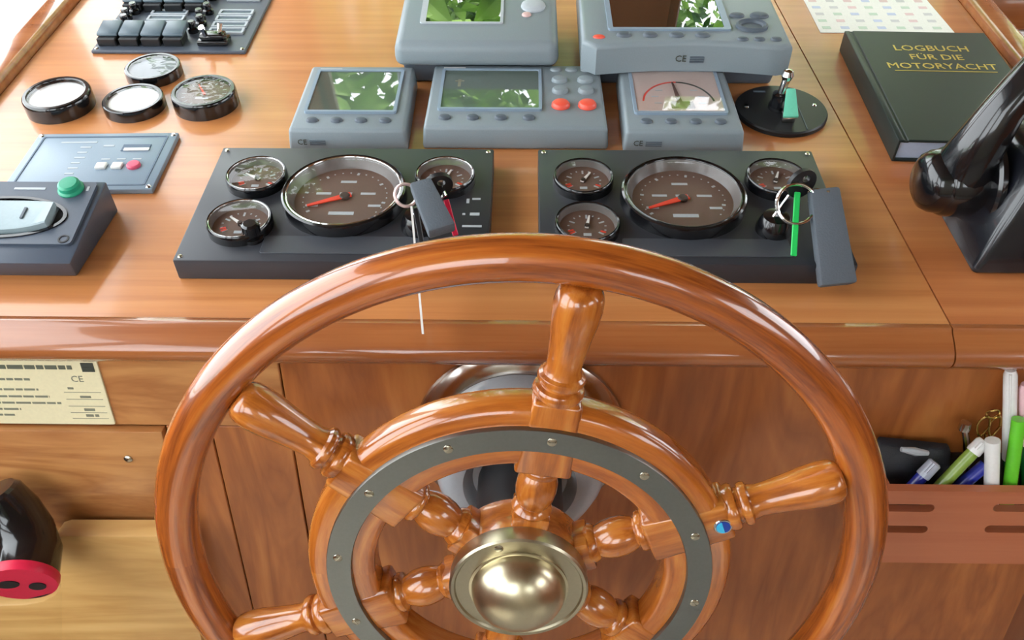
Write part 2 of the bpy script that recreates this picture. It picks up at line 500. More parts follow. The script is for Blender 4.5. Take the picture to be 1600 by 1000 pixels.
# front face
VS = -.1845
bm = bm_new(); box(bm, VS+.0006, .478, .003, .021, FLOOR+.1, -.034, .0008, 1); cpart('front_panel', bm, W_FRONT)
bm = bm_new(); box(bm, -.2500, VS-.0006, .003, .021, FLOOR+.1, -.1080, .0008, 1); cpart('front_panel', bm, W_FRONT)
bm = bm_new(); box(bm, -.2880, -.2510, .003, .021, FLOOR+.1, -.1080, .0008, 1); cpart('front_panel', bm, W_FRONT)
bm = bm_new(); box(bm, -.565, VS-.0006, .003, .021, -.1075, -.034, .0008, 1); cpart('front_panel', bm, W_FRONTL)
bm = bm_new(); box(bm, -.565, -.2890, -.004, .014, -.228, -.109, .0015, 2); flap = cpart('flap', bm, W_FRONTL)
p = FP(200, 718, -.005)
bm = bm_new(); lathe(bm, [(0, .0022), (.0022, .002), (.0036, .001), (.0038, 0)], 16, CO @ Tr(p.x, -.004, p.z) @ Rx(90)); obj('screw', bm, M_SCREW, flap)
# maple locker front with a hand cut-out
def P2(x, y, Y=-.03):
    q = FP(x, y, Y); return (q.x, q.z)
cut = [P2(240, 838), P2(96, 838), P2(84, 842), P2(77, 852), P2(80, 868), P2(92, 900), P2(94, 916), P2(86, 930), P2(66, 940), P2(40, 945), P2(-40, 948)]
out = [(-.290, cut[0][1])] + cut[1:] + [(-.565, cut[-1][1]), (-.565, FLOOR+.1), (-.290, FLOOR+.1)]
bm = bm_new()
t = bm_new()
prism(t, [(x, -z) for x, z in out], .010, .030, .0015, 2)
absorb(bm, t, Rx(90) @ Matrix.Diagonal((1, -1, 1, 1)))
bmesh.ops.recalc_face_normals(bm, faces=bm.faces)
cpart('locker_front', bm, W_MAPLE, 'pale maple board with a rounded hand cut-out')
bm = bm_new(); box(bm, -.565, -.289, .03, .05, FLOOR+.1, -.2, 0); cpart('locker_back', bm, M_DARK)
for x0, x1 in ((-.566, -.553), (.478, .492)):
    bm = bm_new(); box(bm, x0, x1, .02, .74, FLOOR, -.034 if x0 < 0 else -.034, .001, 1); cpart('side_panel', bm, W_WALL)
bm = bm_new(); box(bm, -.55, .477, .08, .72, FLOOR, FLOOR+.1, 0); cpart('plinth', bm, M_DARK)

# ================================================================== STEERING WHEEL
WC = Vector((.007, -.15, -.1155))
MW = Matrix(((1, 0, 0, WC.x), (0, 0, -1, WC.y), (0, 1, 0, WC.z), (0, 0, 0, 1)))     # local z towards the helmsman
wheel = thing('steering_wheel', 'varnished teak ship steering wheel with six turned spokes and metal hub', 'steering wheel', MW)
bm = bm_new()
lathe(bm, [(.2360+.0142*math.cos(2*math.pi*i/20), -.020+.0135*math.sin(2*math.pi*i/20)) for i in range(20)], 160, None, True)
obj('rim', bm, W_RIM, wheel)
def ring_prof(pts, n=144):
    b = bm_new(); lathe(b, pts, n, None, True); return b
fel = []
for cx, cz, r, a0 in ((.1365, -.0115, .0085, 80), (.1365, -.0195, .0085, 0), (.1030, -.0225, .0045, -90), (.1030, -.0075, .0045, 180)):
    step = -80 if a0 == 80 else (-90)
    for i in range(6):
        a = math.radians(a0 + step*i/5)
        fel.append((cx+r*math.cos(a), cz+r*math.sin(a)))
obj('felloe', ring_prof(fel), W_FEL, wheel)
mr = obj('metal_ring', ring_prof([(.1305, -.004), (.1305, -.0004), (.1300, .0006), (.1140, .0006), (.1135, -.0004), (.1135, -.004)]), M_RING, wheel, 'dull bronze ring screwed to the felloe')
sb = bm_new()
lathe(sb, [(0, .0012), (.0018, .0011), (.0030, .0006), (.0033, 0)], 14)
box(sb, -.0024, .0024, -.0003, .0003, .0010, .00135)
s0 = obj('screw', sb, M_SCREW, mr)
for k in range(12):
    s = s0 if k == 0 else s0.copy()
    if k:
        COL.objects.link(s); s.parent = mr
    a = math.radians(80.75+30*k)
    s.location = (.1228*math.cos(a), .1228*math.sin(a), .0004)
    s.rotation_euler = (0, 0, 1.3*k)
# one spoke along +x, copied round
RYZ = Matrix(((0, 0, 1, 0), (1, 0, 0, 0), (0, 1, 0, 0), (0, 0, 0, 1)))        # lathe axis z -> x
bm = bm_new()
box(bm, .026, .053, -.0125, .0125, -.0125, .0125, .002, 2)
lathe(bm, [(0, .050), (.0125, .0505), (.0138, .0535), (.0125, .0565), (.0108, .058), (.0118, .060), (.0130, .064), (.0138, .070), (.0134, .077), (.0116, .082), (.0106, .0845),
           (.0112, .0855), (.0136, .0868), (.0142, .0890), (.0136, .0912), (.0122, .0925), (.012, .096), (0, .097)], 28, RYZ)
hexa(bm, ((.091, -.0185, -.0125), (.148, -.0150, -.0125), (.148, .0150, -.0125), (.091, .0185, -.0125)),
     ((.091, -.0185, .0142), (.148, -.0150, .0142), (.148, .0150, .0142), (.091, .0185, .0142)), .003, 3)
lathe(bm, [(0, .140), (.0150, .1465), (.0158, .149), (.0160, .1515), (.0150, .1535), (.0122, .1545), (.0120, .156), (.0142, .1572), (.0150, .1595), (.0143, .162), (.0122, .1635),
           (.0108, .168), (.0112, .176), (.0126, .188), (.0143, .200), (.0149, .209), (.0144, .2165), (.0128, .2205), (.0100, .223), (.006, .2235), (0, .2238)], 28, RYZ)
sp0 = obj('spoke', bm, W_SPK, wheel)
for k in range(6):
    s = sp0 if k == 0 else sp0.copy()
    if k:
        COL.objects.link(s); s.parent = wheel
    s.location = (0, 0, -.0165)
    s.rotation_euler = (0, 0, math.radians(81+60*k))
bm = bm_new()
lathe(bm, [(.010, -.033), (.044, -.033), (.046, -.030), (.046, -.004), (.010, -.004)], 64, None, True)
obj('hub', bm, W_SPK, wheel)
bm = bm_new()
lathe(bm, [(.0, -.004), (.0462, -.004), (.0468, -.002), (.0468, .0075), (.0455, .0088), (.0435, .0085), (.0425, .0072), (.034, .0066), (.0335, .0066), (0, .0066)], 72)
hf = obj('hub_flange', bm, M_BRASS, wheel, 'round nickel flange at the centre of the wheel')
bm = bm_new()
dome = [(.0335, .0060), (.0335, .0076), (.0322, .0080)] + [(.0318*math.cos(math.radians(a)), .0080+.0235*math.sin(math.radians(a))) for a in range(0, 90, 6)] + [(0, .0315)]
lathe(bm, dome, 64)
obj('dome_cap', bm, M_NICK, wheel, 'domed nickel cap over the hub nut')
s = s0.copy(); COL.objects.link(s); s.parent = hf; s.location = (-.013, .0372, .0066)
bm = bm_new(); lathe(bm, [(.010, -.10), (.0300, -.10), (.0325, -.098), (.0325, -.034), (.010, -.034)], 48, None, True); obj('shaft_sleeve', bm, M_BLACKM, wheel, 'black sleeve round the steering shaft')
p = FP(1130, 823, WC.y+.002)
bm = bm_new(); lathe(bm, [(0, .0006), (.0058, .0006), (.0062, .0001), (.0062, -.0004), (0, -.0004)], 28, Tr(p.x-WC.x, p.z-WC.z, -.0021))
dk = obj('decal', bm, M_CHROME, wheel, 'small round blue sticker with a silver edge')
bm = bm_new(); prism(bm, oval(p.x-WC.x, p.z-WC.z, .0047, .0047, 24), -.0016, -.0011); obj('decal_print', bm, mat('deep_blue_print', (26, 60, 150), .3), dk)
bm = bm_new()
prism(bm, [(p.x-WC.x+.0046*math.cos(math.radians(a)), p.z-WC.z+.0046*math.sin(math.radians(a))) for a in range(110, 300, 10)], -.0012, -.0009); obj('decal_print', bm, mat('sky_blue_print', (60, 180, 226), .3), dk)

# helm pump behind the wheel
pump = thing('helm_pump', 'pale grey helm pump on a round polished steel base behind the steering wheel', 'helm pump', Matrix(((1, 0, 0, .007), (0, 0, -1, .003), (0, 1, 0, -.1155), (0, 0, 0, 1))))
bm = bm_new(); lathe(bm, [(0, 0), (.0870, 0), (.0880, .0015), (.0870, .004), (.080, .0085), (.066, .010), (0, .010)], 96); obj('base_plate', bm, M_STEEL, pump, 'polished stainless disc')
bm = bm_new(); lathe(bm, [(.03, .010), (.0700, .010), (.0700, .014), (.0690, .030), (.0660, .045), (.0600, .056), (.0520, .061), (.0440, .061), (.0400, .057), (.0370, .050), (.03, .050)], 72); obj('housing', bm, M_HELM, pump)

# ================================================================== GAUGE PANELS
def build_gauge(parent, x, y, z, R, face, needle_deg, big, marks, ring_mat, needle_mat, needle_len=.62, group=None):
    M = Tr(x, y, z)
    k = R
    b = bm_new()
    hb = .011 if big else .009
    lathe(b, [(R*1.0, 0), (R*1.0, hb*.55), (R*.985, hb*.9), (R*.955, hb), (R*.93, hb*.96), (R*.915, hb*.7), (R*.905, -.001), (R*.5, -.001), (R*.5, 0)], 64, M)
    g = obj('gauge', b, M_BLACK, parent)
    b = bm_new(); lathe(b, [(R*.928, hb*.93), (R*.915, hb*1.0), (R*.900, hb*.97), (R*.895, hb*.93), (R*.91, .001)], 64, M, True); obj('inner_ring', b, ring_mat, g)
    dr = .80 if big else .84
    b = bm_new(); lathe(b, [(R*.898, hb*.90), (R*(dr+.02), hb*.25), (R*dr, .0014), (R*dr, .0008), (R*.90, .0008)], 64, M, True); obj('reflector_ring', b, M_CONE, g)
    b = bm_new(); lathe(b, [(0, .0016), (R*.86, .0016), (R*.86, .0006), (0, .0006)], 48, M); obj('dial_face', b, face, g)
    # printed scale
    b = bm_new()
    n = 22 if big else 12
    for i in range(n+1):
        a = math.radians(215-250*i/n)
        major = i % (4 if big else 3) == 0
        r1, r0 = R*(.68 if big else .60), R*(.62 if major else .66) if big else R*(.42 if major else .54)
        w = R*(.012 if not major else .02) if big else R*(.03 if major else .02)
        box(b, r0, r1, -w, w, .0016, .0018, 0, 1, M @ Matrix.Rotation(a, 4, 'Z'))
    if marks == 'tach':
        for (tx, ty, tw) in ((-.36, .10, .12), (0, .10, .10), (.36, .10, .12), (0, .42, .13), (-.50, -.22, .1), (.50, -.22, .1)):
            box(b, R*(tx-tw), R*(tx+tw), R*(ty-.028), R*(ty+.028), .0016, .0018, 0, 1, M)
        box(b, -R*.20, R*.20, -R*.46, -R*.38, .0016, .0018, 0, 1, M)
    else:
        box(b, -R*.12, R*.12, -R*.42, -R*.30, .0016, .0018, 0, 1, M)
    obj('dial_print', b, M_PALE, g)
    if not big:
        b = bm_new()
        for a in (200, 212, -25):
            box(b, R*.44, R*.62, -R*.035, R*.035, .0018, .00195, 0, 1, M @ Rz(a))
        obj('red_print', b, M_RED, g)
    b = bm_new()
    L0 = R*needle_len
    NM = M @ Rz(needle_deg)
    hexa(b, ((-.1*R, -.06*R, .0026), (L0, -.022*R, .0026), (L0, .022*R, .0026), (-.1*R, .06*R, .0026)), ((-.1*R, -.06*R, .0036), (L0, -.022*R, .0036), (L0, .022*R, .0036), (-.1*R, .06*R, .0036)), 0, 1, NM)
    obj('needle', b, needle_mat, g)
    b = bm_new(); lathe(b, [(0, .0048), (R*.07, .0046), (R*.085, .0036), (R*.085, .0016)], 20, M); obj('needle_hub', b, M_HUBD, g)
    b = bm_new(); lathe(b, [(0, hb*.86), (R*.5, hb*.85), (R*.90, hb*.82)], 48, M); obj('lens', b, M_LENS, g)
    return g
PH = .020
def gauge_panel(u, label, ring_mat, second):
    t = thing('gauge_panel', label, 'gauge panel', on_top(u, .1220), 'engine gauge panels')
    b = bm_new()
    hexa(b, ((-.1235, -.079, 0), (.1235, -.079, 0), (.1235, .079, 0), (-.1235, .079, 0)), ((-.1235, -.079, PH), (.1235, -.079, PH), (.1235, .079, PH), (-.1235, .079, PH)), .0016, 2)
    obj('panel_body', b, M_PANEL, t)
    for x in (-.1185, .1185):
        for y in (-.074, .074):
            b = bm_new(); lathe(b, [(0, PH+.001), (.0015, PH+.0009), (.0022, PH)], 12, Tr(x, y, 0)); obj('screw', b, M_SCREW, t)
    b = bm_new(); prism(b, rrect(-.057, .075, -.070, -.0485, .002), PH-.0005, PH+.0008, .0003, 1); obj('label_strip', b, M_STRIP, t)
    dx = 0 if second else .0025
    build_gauge(t, -.0850+dx*2, .0270, PH, .0262, M_DIAL, 60 if second else 150, False, 'small', ring_mat, M_WHITE, .5)
    build_gauge(t, -.0845+dx*2, -.0360, PH, .0266, M_DIAL, 80 if second else 140, False, 'small', ring_mat, M_WHITE, .5)
    build_gauge(t, -.0025+dx, .0020, PH, .0525, M_DIAL, 205, True, 'tach', ring_mat, M_RED, .62)
    build_gauge(t, .0805+dx, .0285, PH, .0262, M_DIAL, 70, False, 'small', ring_mat, M_WHITE, .5)
    # ignition switch
    b = bm_new(); lathe(b, [(.0145, PH), (.0145, PH+.004), (.0125, PH+.010), (.0105, PH+.014), (.004, PH+.0145), (0, PH+.0145)], 32, Tr(.066, -.036, 0)); obj('ignition_switch', b, M_BLACK, t)
    # pilot lamps and their print
    b = bm_new()
    for (x, y, sx, sy) in ((.104, .0, .0012, .003), (.111, .003, .0035, .0012), (.1015, -.018, .0012, .0012), (.1105, -.018, .004, .0018), (.109, -.034, .008, .0012)):
        box(b, x-sx, x+sx, y-sy, y+sy, PH, PH+.0003)
    obj('panel_print', b, M_PALE, t)
    return t
gpL = gauge_panel(-.1430, 'black engine gauge panel with a grey-tagged key in its ignition', M_CHROME, False)
gpR = gauge_panel(.1440, 'black engine gauge panel with a green-strapped key in its ignition', M_BLACK, True)
b = bm_new()
lathe(b, [(0, PH+.016), (.005, PH+.016), (.0068, PH+.0145), (.0068, PH+.006), (.0055, PH+.0045), (.0085, PH+.0035), (.0085, PH)], 24, Tr(-.0655, -.0520, 0))
for i in range(10):
    a = 2*math.pi*i/10
    box(b, .0062, .0073, -.0008, .0008, PH+.006, PH+.0145, 0, 1, Tr(-.0655, -.0520, 0) @ Matrix.Rotation(a, 4, 'Z'))
obj('dimmer_knob', b, M_BLACK, gpL)

# ================================================================== GREY INSTRUMENTS
def dome_button(b, x, y, z, rx, ry, h, M=None):
    t = bm_new()
    lathe(t, [(1, 0), (.97, .45), (.8, .8), (.45, .96), (0, 1)], 20)
    absorb(b, t, (M or Matrix()) @ Tr(x, y, z) @ Matrix.Diagonal((rx, ry, h, 1)))
IH = .025
def instrument(name, label, u0, u1, v0, v1, group=None):
    w, d = (u1-u0)/2, (v1-v0)/2
    t = thing(name, label, 'instrument', on_top((u0+u1)/2, (v0+v1)/2), group)
    b = bm_new()
    hexa(b, ((-w-.002, -d-.003, 0), (w+.002, -d-.003, 0), (w, d, 0), (-w, d, 0)), ((-w, -d, IH-.002), (w, -d, IH-.002), (w-.002, d-.001, IH), (-w+.002, d-.001, IH)), .0035, 3)
    obj('case', b, M_GREY, t)
    b = bm_new(); box(b, -w+.012, -w+.034, d-.0095, d-.0075, IH-.0003, IH+.0003); obj('maker_mark', b, M_WHITE, t)
    return t, w, d
def top_z(y, d): return IH-.002+.002*(y+d)/(2*d)
def small_display(u0, u1, v0, v1, label, kind):
    t, w, d = instrument('instrument_display', label, u0, u1, v0, v1, 'small grey instruments')
    x0, x1, y0, y1 = -w+.013, w-.014, -d+.030, d-.013
    b = bm_new()
    plate_holes(b, rrect(x0-.003, x1+.003, y0-.003, y1+.003, .003), [rrect(x0, x1, y0, y1, .0015)], IH-.0015, IH+.0012)
    obj('screen_bezel', b, M_BLUE, t)
    b = bm_new(); prism(b, rrect(x0, x1, y0, y1, .0015), IH-.002, IH+.0002)
    obj('screen', b, M_LCD if kind == 'lcd' else M_FACE, t)
    for i in range(4):
        b = bm_new(); dome_button(b, -w+.020+i*(2*w-.040)/3, -d+.0155, IH-.0022, .0058, .0042, .0034); obj('button', b, M_GREYD, t)
    text('approval_mark', 'CE', .0075, M_INKD, t, Tr(-w+.012, -d-.0027, .011) @ Rx(82), .0002)
    b = bm_new()
    for z in (.0125, .0105, .0085):
        box(b, -w+.019, -w+.034, -d-.0030, -d-.0024, z-.0004, z+.0004)
    obj('small_print', b, M_GREYD, t)
    return t, w, d, (x0, x1, y0, y1)
small_display(-.2120, -.1030, .2260, .3440, 'small grey square instrument with a blank green-reflecting display', 'lcd')
tA, wA, dA, q = small_display(.1020, .2115, .2270, .3470, 'small grey square instrument with an analogue needle dial', 'dial')
# analogue needle dial
cx, cy = (q[0]+q[1])/2, q[2]+.014
b = bm_new()
R = .034
def arc_pts(a0, a1, r0, r1, n, ys=1):
    out = [(cx+r1*math.cos(math.radians(a0+(a1-a0)*i/n)), cy+ys*r1*math.sin(math.radians(a0+(a1-a0)*i/n))) for i in range(n+1)]
    inn = [(cx+r0*math.cos(math.radians(a0+(a1-a0)*i/n)), cy+ys*r0*math.sin(math.radians(a0+(a1-a0)*i/n))) for i in range(n+1)]
    return out + inn[::-1]
b = bm_new(); prism(b, arc_pts(88, 172, .0335, .0352, 20, 1.2), IH, IH+.0005); obj('red_arc', b, M_RED, tA)
b = bm_new(); prism(b, arc_pts(8, 88, .0335, .0352, 20, 1.2), IH, IH+.0005); obj('dark_arc', b, M_INKD, tA)
b = bm_new()
for (x, y) in ((-.017, .026), (.017, .026), (-.022, .014), (.023, .014), (-.02, .002), (.022, .002)):
    box(b, cx+x-.0035, cx+x+.0035, cy+y-.0009, cy+y+.0009, IH, IH+.0004)
obj('dial_print', b, M_PALE, tA)
b = bm_new()
hexa(b, ((cx-.0016, cy, IH+.0005), (cx+.0036, cy, IH+.0005), (cx-.0018, cy+.040, IH+.0005), (cx-.0034, cy+.040, IH+.0005)), ((cx-.0016, cy, IH+.0012), (cx+.0036, cy, IH+.0012), (cx-.0018, cy+.040, IH+.0012), (cx-.0034, cy+.040, IH+.0012)))
obj('needle', b, mat('dark_brown_pointer', (92, 58, 44), .5), tA)
b = bm_new(); prism(b, [(cx-.008, cy-.008), (cx+.014, cy-.008), (cx+.013, cy+.003), (cx-.008, cy+.003)], IH+.0003, IH+.0015); obj('needle_cover', b, MATS['dark_brown_pointer'], tA)
b = bm_new(); box(b, q[0], q[1], q[2], q[3], IH+.0018, IH+.0021); obj('lens', b, M_LENS, tA)
# autopilot control head
t, w_, d_ = instrument('autopilot_control', 'wide grey autopilot control head with keypad and two red buttons', -.0865, .0855, .2320, .3480)
x0, x1, y0, y1 = -w_+.014, .022, -d_+.030, d_-.014
b = bm_new(); plate_holes(b, rrect(x0-.003, x1+.003, y0-.003, y1+.003, .003), [rrect(x0, x1, y0, y1, .0015)], IH-.0015, IH+.0012); obj('screen_bezel', b, M_BLUE, t)
b = bm_new(); prism(b, rrect(x0, x1, y0, y1, .0015), IH-.002, IH+.0002); obj('screen', b, M_LCD, t)
b = bm_new(); box(b, x0+.014, x0+.017, .012, .026, IH+.0001, IH+.0004); box(b, x0+.011, x0+.020, .022, .024, IH+.0001, IH+.0004); obj('screen_print', b, M_INK, t)
for i in range(4):
    b = bm_new(); dome_button(b, -w_+.019+i*.0265, -d_+.0155, IH-.0022, .0060, .0044, .0036); obj('button', b, M_GREYD, t)
for r_, y in enumerate((.047, .026, .006, -.021)):
    for x in ((.040, .0555, .071) if r_ == 0 else (.043, .0685)):
        b = bm_new()
        if r_ == 0: dome_button(b, x, y, IH-.001, .0065, .0045, .0030)
        elif r_ < 3: dome_button(b, x, y, IH-.001, .0082, .0068, .0048)
        else: dome_button(b, x, y, IH-.001, .0090, .0085, .0052)
        obj('button', b, M_REDB if r_ == 3 else M_GREY, t, 'coral red button' if r_ == 3 else None)
# raised displays at the back of the console
def big_display(name, label, u0, u1, vfront, rise, parts):
    w = (u1-u0)/2
    M = on_top((u0+u1)/2, vfront, 0, .0)
    t = thing(name, label, 'display', M)
    return t, w
HB = .058
t, w_ = big_display('radar_display', 'grey boxy display unit with a rounded front edge and one screen', -.1245, .0420, .3350, .06, None)
D = .150
b = bm_new()
hexa(b, ((-w_+.010, .020, 0), (w_-.010, .020, 0), (w_-.010, D-.01, 0), (-w_+.010, D-.01, 0)), ((-w_+.004, .016, .030), (w_-.004, .016, .030), (w_-.004, D-.01, .030), (-w_+.004, D-.01, .030)), .004, 3)
obj('mounting_foot', b, M_GREYD, t)
b = bm_new()
hexa(b, ((-w_, 0, .027), (w_, 0, .027), (w_, D, .027), (-w_, D, .027)), ((-w_+.001, .003, HB-.006), (w_-.001, .003, HB-.006), (w_-.002, D, HB+.004), (-w_+.002, D, HB+.004)), .009, 4)
obj('case', b, M_GREY, t)
x0, x1, y0, y1 = -w_+.030, w_-.060, .040, .130
ZM = Tr(0, .003, HB-.006) @ Rx(math.degrees(math.atan2(.010, D-.003)))
b = bm_new(); plate_holes(b, rrect(x0-.006, x1+.003, y0-.002, y1+.004, .003), [rrect(x0, x1, y0, y1, .001)], -.002, .0016, ZM); obj('screen_bezel', b, M_PALE, t)
b = bm_new(); prism(b, rrect(x0, x1, y0, y1, .001), -.003, .0009, 0, 1, ZM); obj('screen', b, M_LCDD, t)
b = bm_new(); dome_button(b, w_-.026, .074, 0, .013, .013, .004, ZM); obj('knob', b, M_PALE, t)
b = bm_new(); dome_button(b, w_-.033, .056, 0, .005, .0042, .0025, ZM); obj('button', b, mat('pale_pink_button', (214, 180, 176), .4), t)
# plotter
t, w_ = big_display('chart_plotter', 'wide grey chart plotter with curved front edge and key rows', .0640, .2700, .3230, .06, None)
D = .160
foot = bm_new()
hexa(foot, ((-w_+.008, .030, 0), (w_-.006, .030, 0), (w_-.006, D-.01, 0), (-w_+.008, D-.01, 0)), ((-w_+.002, .027, .030), (w_-.002, .027, .030), (w_-.002, D-.01, .030), (-w_+.002, D-.01, .030)), .004, 3)
obj('mounting_foot', foot, M_GREYD, t)
pts = [(-w_, .012)]
for i in range(13):
    s_ = i/12
    pts.append((-w_+.014+(2*w_-.026)*s_, .000+.0095*math.sin(math.pi*s_)))
pts += [(w_, .004), (w_-.001, D), (-w_+.001, D)]
b = bm_new(); prism(b, pts, .027, HB, .005, 3); obj('case', b, M_GREY, t)
x0, x1, y0, y1 = -w_+.032, w_-.062, .036, .140
b = bm_new(); plate_holes(b, rrect(x0-.005, x1+.006, y0-.004, y1+.004, .003), [rrect(x0, x1, y0, y1, .001)], HB-.001, HB+.0022); obj('screen_bezel', b, M_BLUE, t)
b = bm_new(); prism(b, rrect(x0, x1, y0, y1, .001), HB-.001, HB+.0010); obj('screen', b, M_LCDD, t)
for i in range(4):
    b = bm_new(); dome_button(b, x0+.010+i*.026, .0225, HB-.0008, .0076, .0052, .0040); obj('button', b, M_GREYD, t)
for i in range(3):
    b = bm_new(); dome_button(b, w_-.048+i*.0165, .0145, HB-.0008, .0058, .0038, .0034); obj('button', b, M_GREYD, t)
for (x, y, rx, ry) in ((w_-.045, .066, .008, .005), (w_-.022, .066, .010, .007)):
    b = bm_new(); dome_button(b, x, y, HB-.0008, rx, ry, .004); obj('button', b, M_GREYD, t)
b = bm_new(); t2 = bm_new(); lathe(t2, [(.0165, 0), (.0160, .003), (.0140, .0042), (.0115, .003), (.0105, .0008), (0, .0012)], 36); absorb(b, t2, Tr(w_-.034, .042, HB-.0005) @ Matrix.Diagonal((1, .8, 1, 1))); obj('cursor_pad', b, M_GREYD, t)
b = bm_new(); dome_button(b, -w_+.017, .0185, HB-.0008, .0062, .0040, .0028); obj('button', b, M_REDB, t, 'small red button')
text('approval_mark', 'CE', .0095, M_INKD, t, Tr(-.004, .0088, .040) @ Rx(90), .0003)
b = bm_new()
for z in (.042, .0395, .037):
    box(b, .005, .019, .0076, .0092, z-.0006, z+.0006)
obj('small_print', b, M_GREYD, t)

# ================================================================== LEFT OF THE CONSOLE
def round_dial(u, v, R, H, label, face, dark=False, tiltd=0):
    t = thing('round_dial', label, 'dial', on_top(u, v), 'round black-rimmed dials')
    b = bm_new(); lathe(b, [(0, 0), (R, 0), (R, H*.75), (R*.985, H*.93), (R*.95, H), (R*.86, H), (R*.835, H*.93), (R*.82, H*.70), (0, H*.70)], 64); obj('case', b, M_BLACK, t)
    b = bm_new(); lathe(b, [(0, H*.74), (R*.82, H*.74), (R*.82, H*.68)], 48); obj('dial_face', b, face, t)
    if dark:
        b = bm_new()
        for i in range(16):
            box(b, R*.58, R*.70, -R*.012, R*.012, H*.74, H*.752, 0, 1, Rz(i*22.5))
        box(b, -R*.2, R*.2, -R*.32, -R*.24, H*.74, H*.752)
        obj('dial_print', b, M_PALE, t)
        b = bm_new(); hexa(b, ((-.1*R, -.04*R, H*.77), (.6*R, -.012*R, H*.77), (.6*R, .012*R, H*.77), (-.1*R, .04*R, H*.77)), ((-.1*R, -.04*R, H*.80), (.6*R, -.012*R, H*.80), (.6*R, .012*R, H*.80), (-.1*R, .04*R, H*.80)), 0, 1, Rz(120)); obj('needle', b, M_RED, t)
    b = bm_new(); lathe(b, [(0, H*.985), (R*.5, H*.97), (R*.85, H*.93)], 48); obj('lens', b, M_LENS, t)
    return t
round_dial(-.4615, .3020, .0330, .0170, 'thick black round dial with white face nearest the white sill', M_DIALW)
round_dial(-.3870, .3680, .0290, .0110, 'thin black round dial with slate face below the switch panel', M_DIALB)
round_dial(-.3860, .3020, .0300, .0110, 'thin black round dial with white face between two thicker dials', M_DIALW)
round_dial(-.3150, .3080, .0320, .0170, 'thick black round dial with dark brown face and red needle', M_DIAL, True)

# switch panel
t = thing('switch_panel', 'charcoal switch panel with a row of grey rocker switches', 'switch panel', on_top(-.3860, .4130))
SP = mat('charcoal_switch_plate', (72, 80, 92), .4)
b = bm_new(); box(b, -.0855, .0855, 0, .20, 0, .004, .001, 1); obj('plate', b, SP, t)
SWB = mat('slate_rocker', (82, 98, 108), .35)
for row in range(2):
    for i in range(4):
        x = -.0700+i*.0245
        y = .014+row*.085; py_ = y+.009
        b = bm_new(); box(b, x-.0105, x+.0105, y-.004, y+.018, .004, .013, .001, 1); obj('switch_base', b, M_BLACKM, t)
        b = bm_new(); hexa(b, ((x-.0116, py_-.0075, .013), (x+.0116, py_-.0075, .013), (x+.0116, py_+.019, .013), (x-.0116, py_+.019, .013)), ((x-.0116, py_-.0065, .0165), (x+.0116, py_-.0065, .0165), (x+.0112, py_+.0185, .0205), (x-.0112, py_+.0185, .0205)), .0015, 2); obj('rocker', b, SWB, t)
for row in range(2):
    for i in range(4):
        y = .046+.0155*i+row*.085
        if y > .19: continue
        b = bm_new(); lathe(b, [(.0062, .004), (.0062, .0085), (.0045, .010), (.0045, .0155), (.0035, .017), (0, .017)], 18, Tr(-.070+.004*(i % 2), y, 0)); obj('fuse_holder', b, M_BLACK, t)
        b = bm_new(); plate_holes(b, rrect(-.046, -.003, y-.0062, y+.0062, .001), [rrect(-.0435, -.0055, y-.0042, y+.0042, .0008)], .0038, .0065); obj('label_frame', b, M_PALE, t)
        b = bm_new(); box(b, -.0435, -.0055, y-.0042, y+.0042, .0038, .0052); obj('label', b, SWB, t)
        b = bm_new(); plate_holes(b, rrect(.034, .074, y-.0062, y+.0062, .001), [rrect(.0365, .0715, y-.0042, y+.0042, .0008)], .0038, .0065); obj('label_frame', b, M_PALE, t)
        b = bm_new(); box(b, .0365, .0715, y-.0042, y+.0042, .0038, .0052); obj('label', b, SWB, t)
        b = bm_new(); lathe(b, [(.0062, .004), (.0062, .0085), (.0045, .010), (.0045, .0155), (.0035, .017), (0, .017)], 18, Tr(.016+.005*(i % 2), y, 0)); obj('fuse_holder', b, M_BLACK, t)
b = bm_new(); box(b, .030, .064, .010, .030, .004, .010, .002, 2); box(b, .033, .061, .012, .028, .010, .016, .003, 2); obj('toggle_guard', b, M_BLACK, t)
b = bm_new(); tube(b, [(.040, .016, .012), (.041, .013, .021), (.040, .010, .027)], [.003, .0028, .0036], 10); tube(b, [(.054, .022, .014), (.056, .026, .024)], [.0026, .0032], 10); obj('toggle_lever', b, M_CHROME, t)
for x in (-.081, .081):
    b = bm_new(); lathe(b, [(0, .0052), (.0016, .005), (.0025, .004)], 12, Tr(x, .006, 0)); obj('screw', b, M_SCREW, t)

# blue-grey alarm panel
t = thing('alarm_panel', 'flat blue-grey alarm panel with two white buttons and one red', 'control panel', on_top(-.3905, .2000, math.radians(1.6)))
b = bm_new(); box(b, -.067, .067, -.0460, .0460, 0, .0055, .0012, 2); obj('plate', b, M_BLUE, t)
b = bm_new(); plate_holes(b, rrect(-.060, .059, -.040, .040, .002), [rrect(-.0585, .0575, -.0385, .0385, .0015)], .0050, .0060); obj('border_line', b, M_BLUED, t)
b = bm_new()
for k, ln in enumerate((.034, .010, .009, .010, .008, .009, .008)):
    y = .030-.0085*k
    x = -.040 if k == 0 else -.019
    box(b, x, x+ln, y-.0011, y+.0011, .0055, .0058)
box(b, .002, .012, .0225, .0250, .0055, .0058)
for x in (.011, .0255, .040):
    box(b, x-.004, x+.004, .0005, .0025, .0055, .0058)
obj('panel_print', b, M_PALE, t)
b = bm_new(); box(b, .0205, .047, .0145, .0255, .0050, .0062, .0005, 1); obj('display_frame', b, M_BLUED, t)
b = bm_new(); box(b, .0235, .047, .0145, .0185, .0060, .0068); obj('display_window', b, M_WHITE, t)
